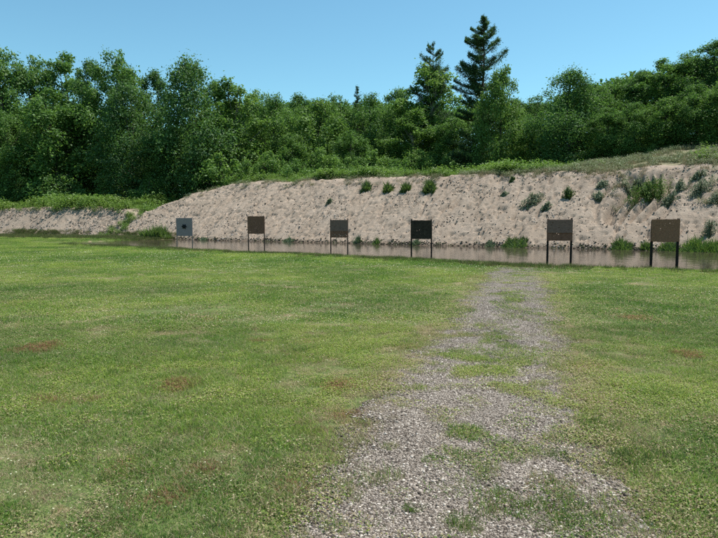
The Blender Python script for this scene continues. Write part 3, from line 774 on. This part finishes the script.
# the far wood behind: one mass
rg = np.random.default_rng(77); P = []
for px in np.arange(-120, 860, 3.2):
    for rep in range(7):
        d = rg.uniform(98, 125) if px < 560 else rg.uniform(76, 98)
        ty = np.interp(px, [-120, 60, 62, 160, 240, 300, 540, 560, 718, 860], [95, 118, 135, 140, 112, 108, 112, 100, 68, 60]) + rg.uniform(0, 12)
        r = ray(px + rg.uniform(-4, 4), 221); top = CAMZ + (221 - ty) / FPX * d; zg = 2.0
        q = rg.uniform(0, 1) ** (.6 if rep < 4 else 2.2)
        c = np.array([r.x * d, d, zg + (top - zg) * (q if rep else 1)])
        nn_ = rg.normal(size=(170, 3)); nn_ /= np.linalg.norm(nn_, axis=1)[:, None]
        P.append(c + nn_ * rg.uniform(.4, 1, (170, 1)) * np.array([2.0, 2.0, 1.5]))
P = np.concatenate(P); Nn = rg.normal(0, .6, P.shape) + np.array([0, 0, .7]); Nn /= np.linalg.norm(Nn, axis=1)[:, None]
V, F_ = leaves(P, Nn, .55, rg, .65)
tag(link('far_woods', mesh_np('far_woods', V, F_, [M['leaf_dark']], {'var': np.repeat(np.clip(rg.normal(.45, .2, len(P)), 0, 1), 4)})), 'mass of darker woodland farther back behind the front trees', 'woods', kind='stuff')

# ------------------------------------------------------------------ plants on the berm and at the waterline
def tuft(name, px, py, wpx, hpx, mat, label, cat, group, seed, style='blade', d=None):
    p = hit(px, py) if d is None else at(px, py, d)
    sc_ = p.y / FPX; W = wpx * sc_ / 2; Hh = hpx * sc_
    rg = np.random.default_rng(seed)
    if style == 'blade':
        n = int(140 + 900 * min(1.2, W)); V, F_, var = blades(rg, n, W, Hh * .5, Hh * 1.1, max(.02, sc_ * .8), lean=.55)
        V[:, 1] *= .8
        q_ = np.repeat(V.reshape(-1, 5, 3)[:, 0, 0], 5) / W; V[:, 2] *= np.clip(1.2 - .75 * np.abs(q_) ** 1.6, .15, 1.2) * (.55 + .75 * vnoise(q_ * 4 + seed, q_ * 0, seed))
    else:
        n = int(520 + 900 * min(1.5, W)) * (2 if wpx > 30 else 1); 
        r = W * (rg.uniform(0, 1, n) ** .62) * (.8 + .35 * rg.normal(size=n).clip(-1, 1)); a = rg.uniform(0, 2 * PI, n); r = r * (.65 + .5 * vnoise(a * 1.6, a * 0, seed + 3)); hh = Hh * (1 - (.25 if wpx > 30 else .5) * (r / W) ** 2) * rg.uniform(.05, 1, n) * (.55 + .8 * vnoise(r * 5, a * 2, seed))
        Pp = np.stack([r * np.cos(a), .42 * r * np.sin(a), .8 * hh], -1); Nn = rg.normal(0, .5, (n, 3)) + np.array([0, -.1, .8]); Nn /= np.linalg.norm(Nn, axis=1)[:, None]
        V, f = leaves(Pp, Nn, max(.07, sc_ * 1.4), rg, .5); F_ = [f]; var = np.repeat(rg.uniform(0, 1, n), 4)
    # settle every blade on the slope
    gx, gy = V[:, 0] + p.x, V[:, 1] + p.y
    hh_ = height(gx, gy) if d is None else np.full(len(V), p.z)
    V[:, 2] += np.clip(hh_ - p.z, -.6 , .9) - .02
    return tag(link(name, mesh_np(name, V, F_, [M[mat]], {'var': var}), loc=p), label, cat, group)
gc_ = 'four grass tufts along the berm crest'; gs = 'weeds growing on the berm face'; gw = 'grass clumps along the waterline'
L_ = [
 ('grass_tuft', 366, 189, 9, 8, 'reed', 'dark grass tuft on the crest, first of four from the left', 'grass tuft', gc_, 'blade'),
 ('grass_tuft', 388, 191, 9, 8, 'reed', 'small grass tuft on the crest, second of four from the left', 'grass tuft', gc_, 'blade'),
 ('grass_tuft', 406, 190, 9, 9, 'reed', 'leaning grass tuft on the crest, third of four from the left', 'grass tuft', gc_, 'blade'),
 ('grass_tuft', 429, 191, 12, 11, 'reed', 'largest grass tuft on the crest above the fourth target stand', 'grass tuft', gc_, 'blade'),
 ('weed', 329, 204, 7, 6, 'sage', 'small dark weed high on the berm above the third target stand', 'weed', gs, 'leaf'),
 ('weed', 504, 196, 8, 5, 'sage', 'tiny weed on the berm face left of the pale scrubby patch', 'weed', gs, 'leaf'),
 ('weed', 512, 181, 7, 5, 'reed', 'tiny green weed on the crest above the gap between the fourth and fifth stands', 'weed', gs, 'leaf'),
 ('weed', 532, 204, 24, 13, 'sage', 'pale scrubby patch above and left of the fifth target stand', 'weed', gs, 'leaf'),
 ('weed', 546, 210, 12, 9, 'sage', 'low pale scrub just above the fifth target board', 'weed', gs, 'leaf'),
 ('weed', 568, 199, 13, 13, 'reed', 'compact bright green weed above the fifth target stand', 'weed', gs, 'leaf'),
 ('weed', 599, 201, 14, 11, 'sage', 'grey green weed on the face midway between the last two stands', 'weed', gs, 'leaf'),
 ('weed', 602, 187, 14, 9, 'sage', 'grey green weed near the crest midway between the last two stands', 'weed', gs, 'leaf'),
 ('weed', 632, 196, 20, 15, 'sage', 'grey scrub at the left side of the big green clump', 'weed', gs, 'leaf'),
 ('weed', 650, 202, 46, 21, 'weed', 'big bright green clump above the rightmost target stand', 'weed', gs, 'leaf'),
 ('weed', 668, 206, 20, 11, 'sage', 'grey scrub at the right side of the big green clump', 'weed', gs, 'leaf'),
 ('weed', 654, 183, 10, 8, 'sage', 'small weed just above the big green clump', 'weed', gs, 'leaf'),
 ('weed', 680, 190, 14, 13, 'sage', 'upright dark stemmed weed right of the big green clump', 'weed', gs, 'leaf'),
 ('weed', 700, 194, 28, 15, 'sage', 'wide grey scrub near the right edge of the berm', 'weed', gs, 'leaf'),
 ('weed', 698, 178, 20, 9, 'sage', 'low grey scrub higher up near the right edge', 'weed', gs, 'leaf'),
 ('weed', 716, 202, 18, 12, 'sage', 'grey scrub cut by the right edge of the picture', 'weed', gs, 'leaf'),
 ('weed', 640, 189, 16, 12, 'sage', 'pale scrub at the top left of the big green clump', 'weed', gs, 'leaf'),
 ('weed', 709, 236, 18, 18, 'sage', 'rounded silvery bush above the reeds at the right edge', 'weed', gs, 'leaf'),
 ('grass_clump', 514, 247, 26, 9, 'reed', 'green clump at the waterline left of the fifth target stand', 'grass clump', gw, 'blade'),
 ('grass_clump', 490, 246, 10, 4, 'sage', 'small dull clump left of the green one at the waterline', 'grass clump', gw, 'blade'),
 ('grass_clump', 622, 249, 20, 9, 'reed', 'green clump at the waterline left of the rightmost stand', 'grass clump', gw, 'blade'),
 ('grass_clump', 646, 250, 10, 9, 'reed', 'narrow clump at the waterline touching the rightmost stand', 'grass clump', gw, 'blade'),
 ('grass_clump', 668, 251, 22, 9, 'reed', 'clump showing between the posts of the rightmost stand', 'grass clump', gw, 'blade'),
 ('grass_clump', 694, 252, 30, 11, 'weed', 'bright wide clump at the waterline right of the rightmost stand', 'grass clump', gw, 'blade'),
 ('grass_clump', 720, 253, 28, 12, 'weed', 'bright clump at the waterline cut by the right edge', 'grass clump', gw, 'blade'),
 ('grass_clump', 357, 243.5, 7, 6, 'sage', 'thin dull clump at the waterline right of the third stand', 'grass clump', gw, 'blade'),
 ('grass_clump', 376, 244, 8, 5, 'reed', 'small dark clump at the waterline midway between third and fourth stands', 'grass clump', gw, 'blade'),
 ('grass_clump', 416, 245, 7, 6, 'sage', 'dull clump seen between the posts of the fourth stand', 'grass clump', gw, 'blade'),
 ('grass_clump', 288, 243, 12, 5, 'sage', 'dry clump at the waterline between second and third stands', 'grass clump', gw, 'blade'),
 ('grass_clump', 203, 242, 9, 5, 'sage', 'dry clump at the waterline right of the leftmost stand', 'grass clump', gw, 'blade'),
 ('grass_clump', 155, 238, 30, 12, 'reed', 'green growth at the left end of the water beside the bank', 'grass clump', gw, 'blade'),
]
for i, (nm, px, py, wp, hp, mt, lab, ct, gp, stl) in enumerate(L_): tuft(nm, px, py, wp, hp, mt, lab, ct, gp, 900 + i, stl)
# bright weed tufts standing in the path
gp = 'grass tufts standing in the gravel path'
for i, (px, py, wp, hp, lab) in enumerate([(412, 512, 19, 9, 'small round tuft alone in the gravel at the bottom left of the path'),
      (462, 527, 30, 12, 'low dark tuft at the bottom edge of the picture in the gravel'),
      (516, 514, 40, 12, 'wide yellow green tuft low in the middle of the path'),
      (432, 462, 22, 7, 'thin flat tuft in the left part of the path'),
      (467, 436, 44, 12, 'wide flat green tuft across the middle of the path'),
      (562, 461, 24, 9, 'dark tuft toward the right of the path'),
      (630, 463, 34, 16, 'dense dark tuft on the right margin of the path'),
      (600, 428, 36, 12, 'dark tuft on the right margin, farther up the path')]):
    p = hit(px, py, 1.5); sc_ = p.y / FPX; rg = np.random.default_rng(950 + i); W = wp * sc_ / 2
    V, F_, var = blades(rg, 260, W * 1.1, hp * sc_ * .5, hp * sc_ * 1.0, .0035, lean=.7)
    V[:, 2] *= .45 + .85 * vnoise(V[:, 0] * 22 + i, V[:, 1] * 22, 960); V[:, :2] += .035 * W / .1 * (np.stack([vnoise(V[:, 0] * 30, V[:, 1] * 30, 961), vnoise(V[:, 0] * 30, V[:, 1] * 30, 962)], -1) - .5)
    tag(link('grass_tuft', mesh_np('grass_tuft', V, F_, [M['weed'] if i in (2, 3, 4) else M['reed']], {'var': var}), loc=p), lab, 'grass tuft', gp)

# ------------------------------------------------------------------ target stands
def wood(name, c0, c1, scale=8, stretch=(1, 1, 6), rough=.85):
    k = N(name); tc = k.n('TexCoord').outputs['Object']; mp = k.n('Mapping', {'Vector': tc, 'Scale': stretch}).outputs[0]
    a = k.noise(scale, 6, .7, vec=mp); b = k.noise(45, 4, .7, vec=tc)
    c = k.ramp(k.mix(.45, a, b), [(.35, c0), (.65, c1)])
    return k.surf(c, rough, .15, k.bump(a, .4, .01))
M['b_blue'] = wood('grey_blue_panel', (.235, .180, .178), (.315, .246, .240), 3, (1, 1, 1))
M['b_brown'] = wood('weathered_brown_board', (.120, .056, .036), (.275, .134, .090), 10, (1, 1, 1))
M['b_tan'] = wood('tan_osb_board', (.155, .073, .044), (.330, .162, .102), 16, (1, 1, 1))
M['b_grey'] = wood('grey_weathered_board', (.145, .082, .064), (.260, .156, .124), 8, (1, 1, 3))
M['b_black'] = wood('charred_black_board', (.010, .008, .006), (.085, .058, .042), 9, (1, 1, 1))
M['post'] = wood('dark_post_wood', (.035, .026, .020), (.085, .065, .050), 10, (6, 6, 1))
M['post_black'] = wood('black_post_wood', (.010, .009, .008), (.030, .024, .020), 10, (6, 6, 1))
M['post_pale'] = wood('pale_post_wood', (.12, .10, .085), (.24, .21, .18), 10, (6, 6, 1))
M['ink'] = N('black_ink').surf((.008, .008, .010), .6, .2)

def box(x0, x1, y0, y1, z0, z1):
    V = np.array([(x, y, z) for z in (z0, z1) for y in (y0, y1) for x in (x0, x1)], float)
    F_ = np.array([(0, 2, 3, 1), (4, 5, 7, 6), (0, 1, 5, 4), (1, 3, 7, 5), (3, 2, 6, 7), (2, 0, 4, 6)])
    return V, F_
def panel(rg, w, z0, z1, th, holes, arch=0.0, sag=0.0, y=0.0, edge=.004, clusters=None):
    """board of small cells with shot holes cut right through; bottom edge may arch, top may sag"""
    c = .014; nx = max(4, int(w / c)); nz = max(4, int((z1 - z0) / c))
    xs = np.linspace(-w / 2, w / 2, nx + 1); tz = np.linspace(0, 1, nz + 1)
    A, B = np.meshgrid(xs, tz, indexing='ij')
    bot = z0 + arch * (1 - (A / (w / 2)) ** 2) + edge * np.sin(A * 37); topz = z1 - sag * (1 - (A / (w / 2)) ** 2) + edge * np.sin(A * 23 + 1)
    Zg = bot + (topz - bot) * B
    warp = .012 * np.sin(A * 3 + 1) * np.sin(B * 2.5)
    keep = np.ones((nx, nz), bool)
    for h in range(holes):
        if clusters: cx, cz = clusters[h % len(clusters)]; i = int(rg.normal(cx, .12) * nx); j = int(rg.normal(cz, .10) * nz)
        else: i = int(rg.normal(.5, .22) * nx); j = int(rg.normal(.5, .22) * nz)
        s = 1 + (rg.uniform() < .12)
        if 1 <= i < nx - 2 and 1 <= j < nz - 2: keep[i:i + s, j:j + s] = False
    n1 = A.size; V = np.concatenate([np.stack([A, y - th / 2 + warp, Zg], -1).reshape(-1, 3), np.stack([A, y + th / 2 + warp, Zg], -1).reshape(-1, 3)])
    id_ = np.arange(n1).reshape(A.shape); Fs = []
    for i in range(nx):
        for j in range(nz):
            if not keep[i, j]: continue
            a, b, c2, d = id_[i, j], id_[i + 1, j], id_[i + 1, j + 1], id_[i, j + 1]
            Fs.append((a, b, c2, d)); Fs.append((a + n1, d + n1, c2 + n1, b + n1))
            if j == 0 or not keep[i, j - 1]: Fs.append((a, a + n1, b + n1, b))
            if j == nz - 1 or not keep[i, j + 1]: Fs.append((d, c2, c2 + n1, d + n1))
            if i == 0 or not keep[i - 1, j]: Fs.append((a, d, d + n1, a + n1))
            if i == nx - 1 or not keep[i + 1, j]: Fs.append((b, b + n1, c2 + n1, c2))
    return V, np.array(Fs)
def post_mesh(x, y, th, z0, z1, lean=0.0, thy=None):
    V, F_ = [], []
    n = 8; thy = thy or th
    for i in range(n + 1):
        t = i / n; z = z0 + (z1 - z0) * t; o = lean * (1 - t); w_ = th / 2 * (1 + .05 * math.sin(i * 2.1))
        V += [(x + o - w_, y - thy / 2, z), (x + o + w_, y - thy / 2, z), (x + o + w_, y + thy / 2, z), (x + o - w_, y + thy / 2, z)]
    for i in range(n):
        for j in range(4): F_.append((i * 4 + j, i * 4 + (j + 1) % 4, i * 4 + 4 + (j + 1) % 4, i * 4 + 4 + j))
    F_ += [(3, 2, 1, 0), (n * 4, n * 4 + 1, n * 4 + 2, n * 4 + 3)]
    return np.array(V, float), np.array(F_)
GT = 'target stands in a row at the water edge'
def stand(seed, xl, xr, ytop, ybot, yl, yr, d, bm, pm, label, pth, over=(0, 0), yaw=8, holes=14, arch=0, lean=(0, 0), sag=0, clusters=None):
    """pixel extents of the board and of the feet give real size at distance d"""
    rg = np.random.default_rng(seed)
    pc = at((xl + xr) / 2, 221, d); w_ = (xr - xl) / FPX * d / math.cos(R(yaw)) * 1.0
    zt, zb = at(0, ytop, d).z, at(0, ybot, d).z; zf = min(hz(pc.x, pc.y) , at(0, (yl + yr) / 2, d).z)
    root = bpy.data.objects.new('target_stand', None); COL.objects.link(root); root.location = (pc.x, pc.y, zf); root.rotation_euler = (0, 0, R(-yaw)); root.empty_display_size = .3
    tag(root, label, 'target stand', GT)
    b = link('board', mesh_np('board', *panel(rg, w_, zb - zf, zt - zf, .022, holes, arch, sag, clusters=clusters), [M[bm]]), root)
    for s, (ov, ln) in zip((-1, 1), zip(over, lean)):
        V, F_ = post_mesh(s * (w_ / 2 - pth * .5), .020 + pth * .45, pth, -.55, zt - zf + ov, ln, pth * .8)
        link('post', mesh_np('post', V, F_, [M[pm]]), root)
    V, F_ = box(-w_ / 2 + pth, w_ / 2 - pth, .0135, .0135 + pth * .6, zb - zf + .02, zb - zf + .02 + pth * .9)
    link('crossbar', mesh_np('crossbar', V, F_, [M[pm]]), root)
    return root, b, w_, zb - zf, zt - zf
# leftmost: grey blue panel with a black splatter target
r_, b_, w_, z0, z1 = stand(1, 176, 192.3, 218, 236, 248, 248.5, 36.9, 'b_blue', 'post_pale', 'leftmost target stand with grey blue board and black star shaped bullseye', .05, lean=(-.03, 0), holes=0, yaw=4)
rg = np.random.default_rng(3); cx, cz = .0, (z0 + z1) / 2 + .03
ang = np.linspace(0, 2 * PI, 40, endpoint=False); rr = .125 * (1 + .30 * np.cos(ang * 6 + .5) * rg.uniform(.3, 1.2, 40) + rg.normal(0, .08, 40))
front = np.stack([cx + rr * np.cos(ang) * 1.1, np.full(40, -.036), cz + rr * np.sin(ang) * .95], -1); back = front + np.array([0, .006, 0])
V = np.concatenate([front, back, [[cx, -.036, cz]]]); tri = np.array([(i, (i + 1) % 40, 80) for i in range(40)]); qd = np.array([(i, 40 + i, 40 + (i + 1) % 40, (i + 1) % 40) for i in range(40)])
bl = link('bullseye', mesh_np('bullseye', V, [qd, tri], [M['ink']]), b_); bl['label'] = 'black star shaped bullseye'
stand(2, 247.3, 264.6, 216.2, 233.8, 251, 252.5, 33.2, 'b_brown', 'post', 'weathered brown target stand, second from the left, with plain square board', .052, over=(-.02, 0), holes=10)
r_, b_, w_, z0, z1 = stand(3, 330, 348, 220.2, 237.6, 253, 254.5, 30.3, 'b_brown', 'post', 'target stand third from left with grey upper half and pale chips low down', .052, over=(0, .09), holes=12, clusters=[(.3, .12), (.6, .14), (.8, .12), (.5, .3)])
V, F_ = panel(np.random.default_rng(33), w_ - .01, z0 + .30, z1 + .012, .012, 6, y=-.022); u_ = link('upper_panel', mesh_np('upper_panel', V, F_, [M['b_grey']]), r_); u_['label'] = 'lighter grey upper panel'
k = N('pale_chip'); k.surf((.45, .40, .34), .9, .1); M['chip'] = k.m
for i in range(7):
    x = -w_ / 2 + w_ * (.12 + .12 * i) + .01 * (i % 2); z = z0 + .10 + .035 * math.sin(i * 2.4)
    link('splinter_mark', mesh_np('splinter_mark', *box(x, x + .035, -.020, -.014, z, z + .025), [M['chip']]), b_)
stand(4, 411, 431.6, 220.3, 239, 257, 259.8, 27.0, 'b_black', 'post_black', 'nearly black charred target stand, fourth from the left, with one bright hole', .060, over=(.06, .05), holes=6, clusters=[(.38, .45)], lean=(0, .03), yaw=12)
r_, b_, w_, z0, z1 = stand(5, 548, 572.3, 219.3, 241.2, 262, 262.8, 23.6, 'b_brown', 'post_black', 'target stand second from the right, two tone board with ragged arched bottom edge', .070, over=(.02, .05), holes=18, arch=.045, sag=.012)
V, F_ = panel(np.random.default_rng(55), w_ - .012, z0 + .31, z1 - .005, .012, 22, y=-.022, sag=.012); u_ = link('upper_panel', mesh_np('upper_panel', V, F_, [M['b_grey']]), r_); u_['label'] = 'greyer upper panel with shot marks'
stand(6, 652.8, 679.0, 219.3, 241.5, 267, 268.4, 21.6, 'b_tan', 'post_black', 'rightmost target stand with speckled tan brown board on black posts', .075, over=(-.04, .03), holes=8, arch=-.02, yaw=10)
